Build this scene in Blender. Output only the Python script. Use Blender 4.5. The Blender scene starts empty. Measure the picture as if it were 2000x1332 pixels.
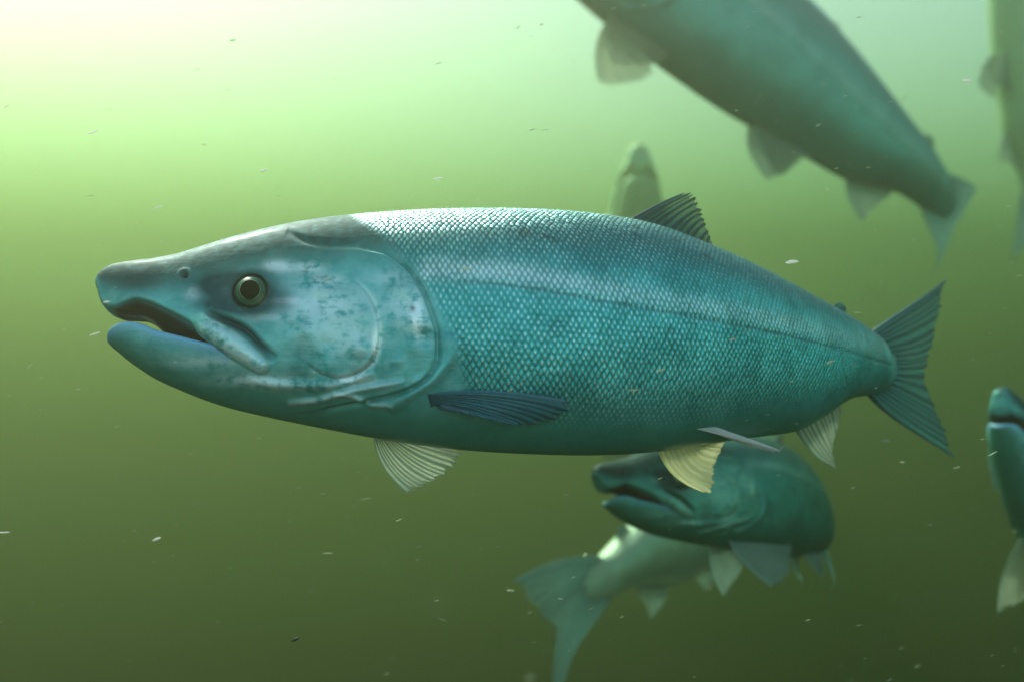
import bpy, math, random
import numpy as np
from mathutils import Vector

# ------------------------------------------------------------------ camera, world, sun, exposure
sc = bpy.context.scene
COL = sc.collection
HF = math.radians(25.0)                      # half of the horizontal field of view
FPX = 1000.0 / math.tan(HF)                  # focal length in photo pixels (photo 2000 x 1332)
CX, CY = 1000.0, 666.0

cam = bpy.data.objects.new('camera', bpy.data.cameras.new('camera'))
COL.objects.link(cam)
cam.rotation_euler = (math.pi / 2, 0, 0)
cam.data.sensor_width = 36.0
cam.data.lens = 18.0 / math.tan(HF)
cam.data.clip_start = 0.01
cam.data.clip_end = 400.0
cam.data.dof.use_dof = True
cam.data.dof.focus_distance = 0.50
cam.data.dof.aperture_fstop = 7.0
sc.camera = cam

SUN_EL, SUN_AZ = math.radians(46.0), math.radians(-33.0)
world = bpy.data.worlds.new('World')
sc.world = world
world.use_nodes = True
wn = world.node_tree
sky = wn.nodes.new('ShaderNodeTexSky')
sky.sky_type = 'NISHITA'
sky.sun_disc = False
sky.dust_density = 2.2
sky.ozone_density = 0.4
sky.sun_elevation = SUN_EL
sky.sun_rotation = SUN_AZ
wn.links.new(sky.outputs[0], wn.nodes['Background'].inputs[0])
wn.nodes['Background'].inputs[1].default_value = 0.15
sun_dir = Vector((math.sin(SUN_AZ) * math.cos(SUN_EL), math.cos(SUN_AZ) * math.cos(SUN_EL), math.sin(SUN_EL)))
sun = bpy.data.objects.new('sun', bpy.data.lights.new('sun', 'SUN'))
COL.objects.link(sun)
sun.rotation_euler = sun_dir.to_track_quat('Z', 'Y').to_euler()
sun.data.energy = 3.2
sun.data.angle = math.radians(0.5)
sun.data.color = (1.0, 0.80, 0.97)
sc.view_settings.view_transform = 'Standard'
sc.view_settings.look = 'None'
sc.view_settings.exposure = 1.25
sc.view_settings.gamma = 1.0
sc.cycles.volume_bounces = 1
sc.cycles.max_bounces = 8
sc.cycles.transparent_max_bounces = 12

# ------------------------------------------------------------------ small helpers
rng = np.random.default_rng(7)
random.seed(7)


def tag(o, label=None, cat=None, group=None, kind=None):
    if label: o['label'] = label
    if cat: o['category'] = cat
    if group: o['group'] = group
    if kind: o['kind'] = kind
    return o


def mesh_obj(name, V, Fq, mat, parent=None, smooth=True, attrs=None, uv=None):
    me = bpy.data.meshes.new(name)
    V = np.ascontiguousarray(V, dtype=np.float32)
    Fq = np.asarray(Fq)
    n, k = Fq.shape
    me.vertices.add(len(V)); me.vertices.foreach_set('co', V.ravel())
    me.loops.add(n * k); me.loops.foreach_set('vertex_index', Fq.astype(np.int32).ravel())
    me.polygons.add(n); me.polygons.foreach_set('loop_start', (np.arange(n) * k).astype(np.int32))
    if smooth:
        me.polygons.foreach_set('use_smooth', np.ones(n, dtype=bool))
    me.update(calc_edges=True)
    me.validate()
    for an, arr in (attrs or {}).items():
        arr = np.ascontiguousarray(arr, dtype=np.float32)
        if arr.ndim == 1:
            a = me.attributes.new(an, 'FLOAT', 'POINT'); a.data.foreach_set('value', arr)
        else:
            a = me.attributes.new(an, 'FLOAT_VECTOR', 'POINT'); a.data.foreach_set('vector', arr.ravel())
    me.materials.append(mat)
    o = bpy.data.objects.new(name, me)
    COL.objects.link(o)
    if parent is not None:
        o.parent = parent
    return o


def pchip(xk, yk):
    xk = np.asarray(xk, float); yk = np.asarray(yk, float)
    h = np.diff(xk); d = np.diff(yk) / h
    m = np.zeros_like(yk)
    w1 = 2 * h[1:] + h[:-1]; w2 = h[1:] + 2 * h[:-1]
    ok = d[:-1] * d[1:] > 0
    mm = np.zeros(len(d) - 1)
    mm[ok] = (w1 + w2)[ok] / (w1[ok] / d[:-1][ok] + w2[ok] / d[1:][ok])
    m[1:-1] = mm; m[0] = d[0]; m[-1] = d[-1]

    def f(x):
        x = np.clip(x, xk[0], xk[-1])
        i = np.clip(np.searchsorted(xk, x) - 1, 0, len(h) - 1)
        t = (x - xk[i]) / h[i]
        t2, t3 = t * t, t * t * t
        return (2 * t3 - 3 * t2 + 1) * yk[i] + (t3 - 2 * t2 + t) * h[i] * m[i] + (-2 * t3 + 3 * t2) * yk[i + 1] + (t3 - t2) * h[i] * m[i + 1]
    return f


def sstep(a, b, x):
    t = np.clip((x - a) / (b - a), 0, 1)
    return t * t * (3 - 2 * t)


def poly_dist(P, pts):
    """distance to a polyline, position along it 0..1, and side (>0 on the left of its direction, y down)"""
    pts = np.asarray(pts, float)
    best = np.full(len(P), 1e9); tt = np.zeros(len(P)); side = np.zeros(len(P))
    seg = np.linalg.norm(np.diff(pts, axis=0), axis=1); cum = np.r_[0, np.cumsum(seg)]
    for i in range(len(pts) - 1):
        a, b = pts[i], pts[i + 1]; ab = b - a
        t = np.clip(((P - a) @ ab) / (ab @ ab), 0, 1)
        q = P - (a + t[:, None] * ab)
        d = np.hypot(q[:, 0], q[:, 1])
        s = ab[0] * (P[:, 1] - a[1]) - ab[1] * (P[:, 0] - a[0])
        k = d < best
        best[k] = d[k]; tt[k] = ((cum[i] + t * seg[i]) / cum[-1])[k]; side[k] = np.sign(s)[k]
    return best, tt, side


def smooth_curve(pts, n=60):
    pts = np.asarray(pts, float)
    L = np.r_[0, np.cumsum(np.linalg.norm(np.diff(pts, axis=0), axis=1))]
    u = np.linspace(0, L[-1], n)
    return np.stack([pchip(L, pts[:, k])(u) for k in range(pts.shape[1])], 1)


# ------------------------------------------------------------------ spine: how a straight fish is bent sideways
class Spine:
    def __init__(self, heads, x0=0.0, y0=0.0, roll=0.0):
        s = np.linspace(-0.05, 0.80, 3401)
        th = np.radians(pchip([h[0] for h in heads], [h[1] for h in heads])(s))
        ds = s[1] - s[0]
        X = np.r_[0, np.cumsum((np.cos(th[1:]) + np.cos(th[:-1])) / 2 * ds)]
        Y = np.r_[0, np.cumsum((np.sin(th[1:]) + np.sin(th[:-1])) / 2 * ds)]
        i0 = np.argmin(abs(s))
        self.s, self.th = s, th
        self.X, self.Y = X - X[i0] + x0, Y - Y[i0] + y0
        self.roll = np.radians(np.interp(s, [r[0] for r in roll], [r[1] for r in roll])) if isinstance(roll, list) else np.full(len(s), math.radians(roll))

    def bend(self, P):
        x, y, z = P[:, 0], P[:, 1], P[:, 2]
        ro = np.interp(x, self.s, self.roll); c, s = np.cos(ro), np.sin(ro)
        y2 = y * c + z * s; z2 = z * c - y * s
        th = np.interp(x, self.s, self.th)
        return np.stack([np.interp(x, self.s, self.X) - np.sin(th) * y2,
                         np.interp(x, self.s, self.Y) + np.cos(th) * y2, z2], 1)


MAIN = Spine([(-0.05, 2), (0.10, 3), (0.16, 8), (0.23, 22), (0.32, 34), (0.42, 42), (0.50, 50), (0.60, 56), (0.8, 56)],
             x0=(190 - CX) / FPX * 0.50, y0=0.50, roll=[(-0.05, 15), (0.07, 14), (0.15, 10), (0.25, 7), (0.8, 5)])


def project(W):
    return np.stack([CX + FPX * W[:, 0] / W[:, 1], CY - FPX * W[:, 2] / W[:, 1]], 1)


def rest_px(pts, yfun):
    """rest coordinates of photo points lying on the main fish, with the sideways offset y = yfun(x, z)"""
    pts = np.asarray(pts, float).reshape(-1, 2)
    spx = CX + FPX * MAIN.X / MAIN.Y
    x = np.interp(pts[:, 0], spx, MAIN.s); z = np.zeros(len(x))
    for _ in range(60):
        y = yfun(x, z) if callable(yfun) else np.full(len(x), float(yfun))
        W = MAIN.bend(np.stack([x, y, z], 1)); q = project(W)
        th = np.interp(x, MAIN.s, MAIN.th)
        x = np.clip(x + 0.6 * (pts[:, 0] - q[:, 0]) * W[:, 1] / FPX / np.cos(th), -0.04, 0.79)
        z = z - 0.6 * (pts[:, 1] - q[:, 1]) * W[:, 1] / FPX
    y = yfun(x, z) if callable(yfun) else np.full(len(x), float(yfun))
    return np.stack([x, y, z], 1)


# ------------------------------------------------------------------ the salmon's shape, measured in the straight rest pose
TOP = [(190, 556), (192, 546), (197, 534), (206, 525), (220, 518), (250, 512.5), (300, 507), (350, 498), (400, 483), (450, 468), (500, 455),
       (550, 443.5), (600, 434), (650, 427), (700, 422), (760, 417), (840, 412), (920, 410), (1000, 410), (1080, 413),
       (1150, 419), (1215, 428), (1280, 444), (1340, 467), (1400, 492), (1460, 520), (1520, 551), (1580, 584),
       (1640, 617), (1690, 648), (1720, 669), (1748, 690)]
BOT = [(190, 556), (192, 575), (196, 610), (199, 636), (202, 653), (209, 667), (220, 679), (232, 689), (250, 704), (275, 722), (300, 738), (350, 761), (400, 781),
       (450, 797), (500, 809), (560, 822), (640, 838), (720, 853), (800, 866), (900, 878), (1000, 885), (1080, 888),
       (1150, 889), (1220, 887), (1290, 881), (1350, 872), (1420, 861), (1480, 853), (1540, 845), (1580, 826), (1620, 797), (1660, 778),
       (1700, 771), (1725, 762), (1748, 742)]
rt = rest_px(TOP, 0.0); rb = rest_px(BOT, 0.0)
x_a = min(rt[0, 0], rb[0, 0])
z_top = pchip(np.maximum.accumulate(rt[:, 0] + np.arange(len(rt)) * 1e-7), rt[:, 2])
z_bot = pchip(np.maximum.accumulate(rb[:, 0] + np.arange(len(rb)) * 1e-7), rb[:, 2])
LB = float(min(rt[-1, 0], rb[-1, 0]))
half_w = pchip([x_a - 0.001, x_a + 0.001, 0.006, 0.016, 0.035, 0.06, 0.09, 0.13, 0.17, 0.22, 0.28, 0.34, 0.40, 0.45, LB - 0.03, LB - 0.012, LB],
               [0.000, 0.0055, 0.0098, 0.0140, 0.0185, 0.0228, 0.0268, 0.0305, 0.0330, 0.0345, 0.0335, 0.029, 0.0215, 0.0135, 0.0095, 0.0055, 0.0022])
NV = 2.15


def v_of(x, z):
    zt, zb = z_top(x), z_bot(x)
    return (z - (zt + zb) / 2) / np.maximum((zt - zb) / 2, 1e-4)


def flank(x, z):
    v = v_of(x, z)
    return -half_w(x) * np.sqrt(np.clip(1 - np.abs(v) ** NV, 0.0, 1))


def lipside(x, z):
    return -half_w(x) * 0.93


UP_LIP = rest_px([(176, 554), (189, 560), (192, 578), (198, 590), (208, 599), (226, 599), (245, 591), (265, 585), (295, 591), (325, 605), (355, 620), (376, 632), (409, 656), (430, 674), (450, 690)], lipside)
LO_LIP = rest_px([(176, 668), (196, 662), (201, 650), (208, 640), (220, 633), (235, 628), (250, 627), (271, 630), (304, 643), (340, 652), (376, 661), (424, 674), (450, 690)], lipside)
z_up = pchip(UP_LIP[:, 0], UP_LIP[:, 2]); z_lo = pchip(LO_LIP[:, 0], LO_LIP[:, 2])
XC = float(UP_LIP[-1, 0])
EYE = rest_px([(490, 569)], flank)[0]
EYE_R = 0.0082
EYE_IN = 0.0046


def body_field(x, y, z):
    """signed distance-like field of body with open mouth and eye sockets; x 1-D, y 1-D, z 1-D -> 3-D"""
    w = half_w(x); zt = z_top(x); zb = z_bot(x)
    h = np.maximum((zt - zb) / 2, 3e-4); w = np.maximum(w, 3e-4); zc = (zt + zb) / 2
    v = np.abs((z[None, :] - zc[:, None]) / h[:, None])                   # x,z
    vn = v ** NV; vd = NV / 2 * np.maximum(v, 1e-3) ** (NV - 1) / h[:, None]
    X = np.float32
    a = np.abs(y)[None, :] / w[:, None]                                   # x,y
    g = np.sqrt(np.maximum((a * a)[:, :, None] + vn[:, None, :], 1e-6)).astype(X)
    grad = np.sqrt(np.maximum(((a / w[:, None]) ** 2)[:, :, None] + (vd ** 2)[:, None, :], 1e-3)).astype(X) / g
    d = (g - 1) / grad
    np.clip(d, -0.02, 0.02, out=d)
    d = np.maximum(d, (x - LB)[:, None, None].astype(X))
    d = np.maximum(d, (x_a - x)[:, None, None].astype(X))
    # mouth: the gap between the lips, vaulted inside
    m = x < XC + 0.045
    xm = x[m]
    yv = np.clip(1 - (np.abs(y)[None, :] / (0.80 * half_w(xm)[:, None] + 1e-4)) ** 2, 0, 1)
    fade = np.clip((xm - x_a) / 0.02, 0.12, 1)[:, None]
    inside = sstep(XC, XC - 0.02, xm)[:, None]
    gape = np.maximum(z_up(xm) - z_lo(xm), 0)[:, None]
    hang = (0.38 * sstep(x_a + 0.007, x_a + 0.022, xm) + 0.62 * sstep(XC - 0.046, XC - 0.022, xm))[:, None]
    core = np.clip(1 - (np.abs(y)[None, :] / (0.80 * half_w(xm)[:, None] + 1e-4)) ** 4, 0, 1)
    zu = z_up(xm)[:, None] - gape * hang * core * 1.05 * (xm < XC)[:, None] - 0.0012 * core
    zl = z_lo(xm)[:, None] - 0.0030 * yv * fade * (0.35 + 0.65 * inside)
    zc2 = (z_up(np.minimum(xm, XC)))[:, None]
    back = np.clip((xm - XC) / 0.045, 0, 1)[:, None]
    zu = np.where(back > 0, zc2 + 0.006 * yv * (1 - back) - 0.004 * back - 0.0015 * (1 - yv), zu)
    zl = np.where(back > 0, zc2 - 0.006 * yv * (1 - back) + 0.004 * back + 0.0015 * (1 - yv), zl)
    C = np.maximum(zl[:, :, None] - z[None, None, :], z[None, None, :] - zu[:, :, None]).astype(X)
    k = X(0.0016)
    dm = d[m]; nc = -C
    hh = np.clip(0.5 + 0.5 * (dm - nc) / k, 0, 1)
    d[m] = dm * hh + nc * (1 - hh) + k * hh * (1 - hh)
    # eye sockets
    me = np.abs(x - EYE[0]) < 0.025
    r = np.sqrt(((x[me] - EYE[0]) ** 2)[:, None, None] + ((np.abs(y) - abs(EYE[1]) + EYE_IN) ** 2)[None, :, None] + ((z - EYE[2]) ** 2)[None, None, :])
    nc = (EYE_R + 0.0004 - r).astype(X); dm = d[me]; k = X(0.0012)
    hh = np.clip(0.5 + 0.5 * (dm - nc) / k, 0, 1)
    d[me] = dm * hh + nc * (1 - hh) + k * hh * (1 - hh)
    return d


def surface_nets(f, xs, ys, zs):
    nx, ny, nz = f.shape
    s = f < 0
    c = [s[i:nx - 1 + i, j:ny - 1 + j, k:nz - 1 + k] for i in (0, 1) for j in (0, 1) for k in (0, 1)]
    al = c[0].copy(); an = c[0].copy()
    for q in c[1:]:
        al &= q; an |= q
    act = an & ~al
    ci = np.argwhere(act)
    idx = np.full(act.shape, -1, np.int64); idx[act] = np.arange(len(ci))
    acc = np.zeros((len(ci), 3)); cnt = np.zeros(len(ci))
    cor = [(i, j, k) for i in (0, 1) for j in (0, 1) for k in (0, 1)]
    val = {q: f[ci[:, 0] + q[0], ci[:, 1] + q[1], ci[:, 2] + q[2]].astype(float) for q in cor}
    for q in cor:
        for ax in range(3):
            if q[ax] == 0:
                r = list(q); r[ax] = 1; r = tuple(r)
                a, b = val[q], val[r]
                k = (a < 0) != (b < 0)
                t = np.where(k, a / np.where(k, a - b, 1), 0)
                p = np.tile(np.array(q, float), (len(ci), 1)); p[:, ax] = t
                acc[k] += p[k]; cnt[k] += 1
    loc = ci + acc / cnt[:, None]
    V = np.stack([np.interp(loc[:, k], np.arange(len(g)), g) for k, g in enumerate((xs, ys, zs))], 1)
    faces = []
    for ax in range(3):
        o1, o2 = [(1, 2), (2, 0), (0, 1)][ax]
        sl0 = [slice(None)] * 3; sl1 = [slice(None)] * 3
        sl0[ax] = slice(0, -1); sl1[ax] = slice(1, None)
        ch = s[tuple(sl0)] != s[tuple(sl1)]
        e = np.argwhere(ch)
        n = np.array(f.shape)
        e = e[(e[:, o1] > 0) & (e[:, o2] > 0) & (e[:, o1] < n[o1] - 1) & (e[:, o2] < n[o2] - 1)]
        def cell(d1, d2):
            q = e.copy(); q[:, o1] += d1; q[:, o2] += d2
            return idx[q[:, 0], q[:, 1], q[:, 2]]
        quad = np.stack([cell(-1, -1), cell(0, -1), cell(0, 0), cell(-1, 0)], 1)
        neg = s[e[:, 0], e[:, 1], e[:, 2]]
        quad[~neg] = quad[~neg][:, ::-1]
        faces.append(quad)
    return V, np.concatenate(faces)


def relax(V, Fq, it, lam=0.5):
    e = np.concatenate([Fq[:, [0, 1]], Fq[:, [1, 2]], Fq[:, [2, 3]], Fq[:, [3, 0]]])
    e = np.concatenate([e, e[:, ::-1]])
    n = len(V); deg = np.bincount(e[:, 0], minlength=n)[:, None]
    for i in range(it):
        for l in (lam, -lam * 0.98):
            avg = np.stack([np.bincount(e[:, 0], V[e[:, 1], k], n) for k in range(3)], 1) / deg
            V = V + l * (avg - V)
    return V


def vnormals(V, Fq):
    a, b, c, d = (V[Fq[:, i]] for i in range(4))
    n = np.cross(c - a, d - b)
    N = np.stack([sum(np.bincount(Fq[:, i], n[:, k], len(V)) for i in range(4)) for k in range(3)], 1)
    return N / np.maximum(np.linalg.norm(N, axis=1, keepdims=True), 1e-12)


# lines of the head, traced on the photograph
GILL = smooth_curve([(640, 470), (690, 482), (740, 494), (790, 522), (822, 566), (840, 610), (852, 655), (853, 695), (838, 730), (806, 754), (760, 770), (700, 784), (640, 796)])
PREOP = smooth_curve([(690, 548), (716, 572), (736, 612), (742, 655), (734, 695), (706, 725), (665, 738), (625, 728), (600, 708)])
SCALE_EDGE = smooth_curve([(640, 380), (688, 424), (740, 462), (790, 508), (826, 560), (852, 606), (880, 660), (898, 725), (905, 760), (980, 800), (1060, 835), (1100, 900)])
GROOVE = smooth_curve([(405, 612), (440, 626), (478, 645), (508, 675), (538, 702)])
MAXILLA = smooth_curve([(372, 618), (410, 640), (450, 668), (490, 697), (510, 712)])
FOLD1 = smooth_curve([(480, 742), (560, 752), (640, 752), (690, 742), (730, 728)])
FOLD2 = smooth_curve([(560, 786), (620, 780), (675, 764), (730, 754), (790, 744)])
FOLD3 = smooth_curve([(650, 766), (690, 772), (725, 788), (770, 792)])
SHOULDER = smooth_curve([(760, 800), (800, 770), (850, 735), (880, 690), (878, 650)])
SKULL = smooth_curve([(560, 452), (600, 470), (650, 478), (700, 480)])
LATERAL = smooth_curve([(850, 548), (950, 552), (1050, 565), (1200, 592), (1350, 618), (1480, 643), (1620, 676), (1740, 712)])


def build_rest(dx_head, dx_body, dyz, it=2):
    xs = np.concatenate([np.arange(x_a - 0.004, 0.175, dx_head), np.arange(0.175, LB + 0.006, dx_body)])
    ymax = 0.040
    nyh = int(ymax / dyz)
    ys = (np.arange(-nyh, nyh) + 0.5) * dyz
    zs = np.arange(min(rb[:, 2]) - 0.006, max(rt[:, 2]) + 0.006, dyz)
    half = ys < 0
    f = body_field(xs, ys[half], zs)
    f = np.concatenate([f, f[:, ::-1]], 1)
    f[0] = f[-1] = 0.01
    V, Fq = surface_nets(f, xs, ys, zs)
    V = relax(V, Fq, it)
    N = vnormals(V, Fq)
    A = {}
    P = project(MAIN.bend(np.stack([V[:, 0], -np.abs(V[:, 1]), V[:, 2]], 1)))
    x, z = V[:, 0], V[:, 2]
    v = v_of(x, z)
    out = sstep(0.74, 0.90, np.sqrt((V[:, 1] / np.maximum(half_w(x), 1e-3)) ** 2 + np.abs(v) ** NV))  # on the outer skin, not in the mouth
    out = np.maximum(out, sstep(x_a + 0.013, x_a + 0.007, x))
    side = np.clip(np.abs(N[:, 1]) * 1.6, 0, 1)
    disp = np.zeros(len(V))

    def ridge(curve, width, h, taper=True):
        d, t, sd = poly_dist(P, curve)
        e = np.sin(np.clip(t, 0, 1) * math.pi) ** 0.35 if taper else 1
        return h * np.exp(-(d / width) ** 2) * e, d, t, sd
    # gill cover edge
    r, d, t, sd = ridge(GILL, 10, 0.0)
    w = 0.0020 * np.exp(-np.maximum(d * (sd > 0), 0) / 70.0) * (sd > 0) * sstep(0, 5, d) * sstep(0.03, 0.25, t) * (1 - 0.7 * sstep(0.72, 1.0, t))
    g2 = -0.0016 * np.exp(-(d / 8.0) ** 2) * (sd <= 0) * sstep(0.05, 0.3, t)
    disp += (w + g2) * side
    gill_line = np.exp(-(d / 5.0) ** 2) * sstep(0.05, 0.25, t) * (sd <= 0)
    oper = (sd > 0)
    A['gill'] = gill_line
    # preopercle
    r, d, t, sd = ridge(PREOP, 10, 0)
    disp += side * np.sin(t * math.pi) ** .5 * (0.0012 * np.exp(-d / 26) * (sd > 0) * sstep(0, 7, d) - 0.0008 * np.exp(-(d / 5) ** 2) * (sd <= 0))
    pre_line = np.exp(-((d - 3) / 4.5) ** 2) * np.sin(t * math.pi) ** .5
    # folds
    for c, wd, hh in ((FOLD1, 9, .0016), (FOLD2, 6, .0017), (FOLD3, 6, .0015), (SHOULDER, 12, .0022), (SKULL, 6, -.0011)):
        disp += ridge(c, wd, hh)[0] * np.clip(side + .3, 0, 1)
    fold = ridge(FOLD2, 6, 1)[0] + .8 * ridge(FOLD3, 5, 1)[0] + .7 * ridge(FOLD1, 10, 1)[0]
    # upper jaw plate and the groove behind it
    d, t, sd = poly_dist(P, MAXILLA)
    rad = 12 + 13 * np.sin(np.clip(t * 0.75 + .1, 0, 1) * math.pi)
    q = np.clip(1 - (d / rad) ** 2, 0, 1)
    disp += out * 0.0032 * np.sqrt(q) * sstep(0.0, 0.25, t)
    maxil = q ** .5 * sstep(0.02, 0.3, t)
    gr, d, t, sd = ridge(GROOVE, 7.0, -0.0030)
    disp += gr * side
    groove = np.exp(-(d / 7.5) ** 2) * np.sin(np.clip(t, 0.02, .98) * math.pi) ** .4
    # nostril, eye rim
    dn = np.hypot(P[:, 0] - 361, P[:, 1] - 538)
    disp += side * (-0.0016 * np.exp(-(dn / 6) ** 2) + 0.0006 * np.exp(-((dn - 10) / 4) ** 2))
    nost = np.exp(-(dn / 6.5) ** 2)
    de = np.hypot(P[:, 0] - 492, (P[:, 1] - 570) * 1.0)
    disp += side * (0.0005 * np.exp(-((de - 42) / 8) ** 2) - .0008 * np.exp(-((P[:, 0] - 440) / 25) ** 2 - ((P[:, 1] - 580) / 16) ** 2))
    # lateral line
    dl, tl, sl = poly_dist(P, LATERAL)
    lat = np.exp(-(dl / 3.2) ** 2) * sstep(0, 0.08, tl)
    disp += -0.0003 * lat
    # lumps of the cheek bones
    rs = np.random.default_rng(3)
    for _ in range(70):
        cx, cy = rs.uniform(500, 850), rs.uniform(500, 760)
        rr = rs.uniform(9, 26)
        disp += side * out * rs.normal(0, 0.00034) * np.exp(-((P[:, 0] - cx) ** 2 + (P[:, 1] - cy) ** 2) / rr ** 2)
    V = V + N * (disp * out)[:, None]
    # ---- colour masks
    d, t, sd = poly_dist(P, SCALE_EDGE)
    A['scales'] = sstep(-8, 22, d * np.where(sd > 0, -1, 1)) * sstep(LB + .0, LB - 0.05, x) * sstep(-0.88, -0.55, v)
    A['back'] = sstep(0.30, 0.75, v + 0.12 * sstep(0.16, 0.02, x))
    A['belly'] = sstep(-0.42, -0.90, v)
    A['mouth'] = 1 - out
    liplow = np.exp(-(np.maximum(z_lo(x) - z, 0) / 0.0042) ** 2) * (x < XC - 0.001) * (z < (z_up(x) + z_lo(x)) / 2)
    A['lip'] = np.clip(liplow, 0, 1) * sstep(0.25, 0.75, out)
    silver = np.zeros(len(V))
    for cx, cy, rx, ry, am in ((500, 742, 80, 12, .55), (400, 706, 70, 12, .45), (760, 545, 40, 14, .35), (548, 522, 22, 12, 1), (527, 520, 14, 9, .8), (600, 524, 30, 10, .9), (636, 548, 26, 10, 1), (556, 588, 26, 6, 1.1), (600, 560, 60, 20, .35),
                               (379, 572, 14, 14, .9), (440, 570, 12, 9, .8), (660, 590, 70, 24, .45), (640, 640, 70, 40, .45), (790, 600, 40, 40, .5), (815, 612, 12, 30, .7),
                               (700, 670, 40, 40, .35), (690, 740, 34, 8, .7), (733, 664, 6, 20, .9), (520, 620, 40, 8, .6), (590, 600, 60, 20, .4), (820, 640, 20, 30, .6)):
        silver += am * np.exp(-((P[:, 0] - cx) / rx) ** 2 - ((P[:, 1] - cy) / ry) ** 2)
    silver += .45 * pre_line + .5 * fold + .55 * maxil
    A['silver'] = silver * np.clip(side + .25, 0, 1) * (V[:, 0] < 0.2)
    dark = 1.2 * groove + nost + .55 * 0.4 * gill_line * (1 - .8 * sstep(730, 690, P[:, 0] + 0 * P[:, 1]) * (P[:, 1] > 700))
    for cx, cy, rx, ry, am in ((235, 548, 60, 40, .6), (425, 558, 50, 28, 1.3), (496, 574, 54, 48, 1.5), (300, 550, 70, 22, .55), (405, 596, 40, 14, .6), (555, 590, 18, 22, .35), (465, 600, 50, 12, .7), (590, 690, 30, 26, .35), (575, 722, 22, 12, .35),
                               (806, 604, 5, 6, .9), (650, 470, 60, 12, .25), (625, 545, 10, 5, .3), (596, 530, 12, 5, .3), (1308, 645, 9, 9, .5), (1180, 520, 6, 5, .35), (700, 700, 30, 20, .15), (800, 690, 30, 20, .2)):
        dark += am * np.exp(-((P[:, 0] - cx) / rx) ** 2 - ((P[:, 1] - cy) / ry) ** 2)
    A['dark'] = np.clip(dark, 0, 1)
    A['lateral'] = lat
    A['flank_sheen'] = np.exp(-((np.where(sl > 0, dl, -dl) + 24) / 20.0) ** 2) * A['scales'] * (0.55 + 0.75 * sstep(1350, 900, P[:, 0])) + 0.6 * A['scales'] * sstep(1150, 760, P[:, 0]) * np.exp(-((P[:, 1] - 435) / 26) ** 2)  # band of light along upper flank and shoulder, used as colour
    A['rest'] = V.copy()
    psi = np.arcsin(np.clip(v, -1, 1)) / (math.pi / 2) * 36.0 * np.clip(half_w(x) / 0.034, 0.55, 1) ** 0.25
    pp = x / 0.0026
    A['scale_uv'] = np.stack([pp + psi / 2, pp - psi / 2, np.zeros(len(V))], 1)
    return V, Fq, A


FINE = build_rest(0.00065, 0.0011, 0.0008)
COARSE = build_rest(0.0014, 0.0024, 0.0016, it=1)
print('fish verts', len(FINE[0]), len(COARSE[0]), 'LB', LB, 'XC', XC, 'eye', EYE, 'zt', rt[:, 2].max(), 'zb', rb[:, 2].min())
# ------------------------------------------------------------------ materials
class G:
    """tiny helper round a node tree"""
    def __init__(self, name):
        self.m = bpy.data.materials.new(name); self.m.use_nodes = True
        self.t = self.m.node_tree; self.t.nodes.clear()
        self.out = self.t.nodes.new('ShaderNodeOutputMaterial')

    def n(self, kind, **kw):
        nd = self.t.nodes.new(kind)
        for k, v in kw.items():
            setattr(nd, k, v)
        return nd

    def put(self, sock, v):
        if isinstance(v, bpy.types.NodeSocket):
            self.t.links.new(v, sock)
        elif isinstance(v, (tuple, list)):
            sock.default_value = (*v, 1.0) if len(v) == 3 and sock.type == 'RGBA' else v
        else:
            sock.default_value = v

    def attr(self, name, vec=False):
        a = self.n('ShaderNodeAttribute'); a.attribute_name = name
        return a.outputs['Vector' if vec else 'Fac']

    def sep_x(self, vec):
        nd = self.n('ShaderNodeSeparateXYZ'); self.put(nd.inputs[0], vec)
        return nd.outputs[0]

    def mth(self, op, a, b=0.0, c=0.0, clamp=False):
        nd = self.n('ShaderNodeMath', operation=op, use_clamp=clamp)
        for s, v in zip(nd.inputs, (a, b, c)):
            self.put(s, v)
        return nd.outputs[0]

    def rng(self, v, a, b, c=0.0, d=1.0):
        nd = self.n('ShaderNodeMapRange', interpolation_type='SMOOTHSTEP')
        for s, q in zip(nd.inputs[:5], (v, a, b, c, d)):
            self.put(s, q)
        return nd.outputs[0]

    def mix(self, f, a, b, mode='MIX'):
        nd = self.n('ShaderNodeMix', data_type='RGBA', blend_type=mode)
        self.put(nd.inputs[0], f); self.put(nd.inputs[6], a); self.put(nd.inputs[7], b)
        return nd.outputs[2]

    def noise(self, vec, scale, detail=3.0, rough=0.55, dist=0.0):
        nd = self.n('ShaderNodeTexNoise')
        self.put(nd.inputs['Vector'], vec)
        nd.inputs['Scale'].default_value = scale; nd.inputs['Detail'].default_value = detail
        nd.inputs['Roughness'].default_value = rough; nd.inputs['Distortion'].default_value = dist
        return nd.outputs[0]

    def stretch(self, vec, s):
        nd = self.n('ShaderNodeVectorMath', operation='MULTIPLY')
        self.put(nd.inputs[0], vec); nd.inputs[1].default_value = s
        return nd.outputs[0]


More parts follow.
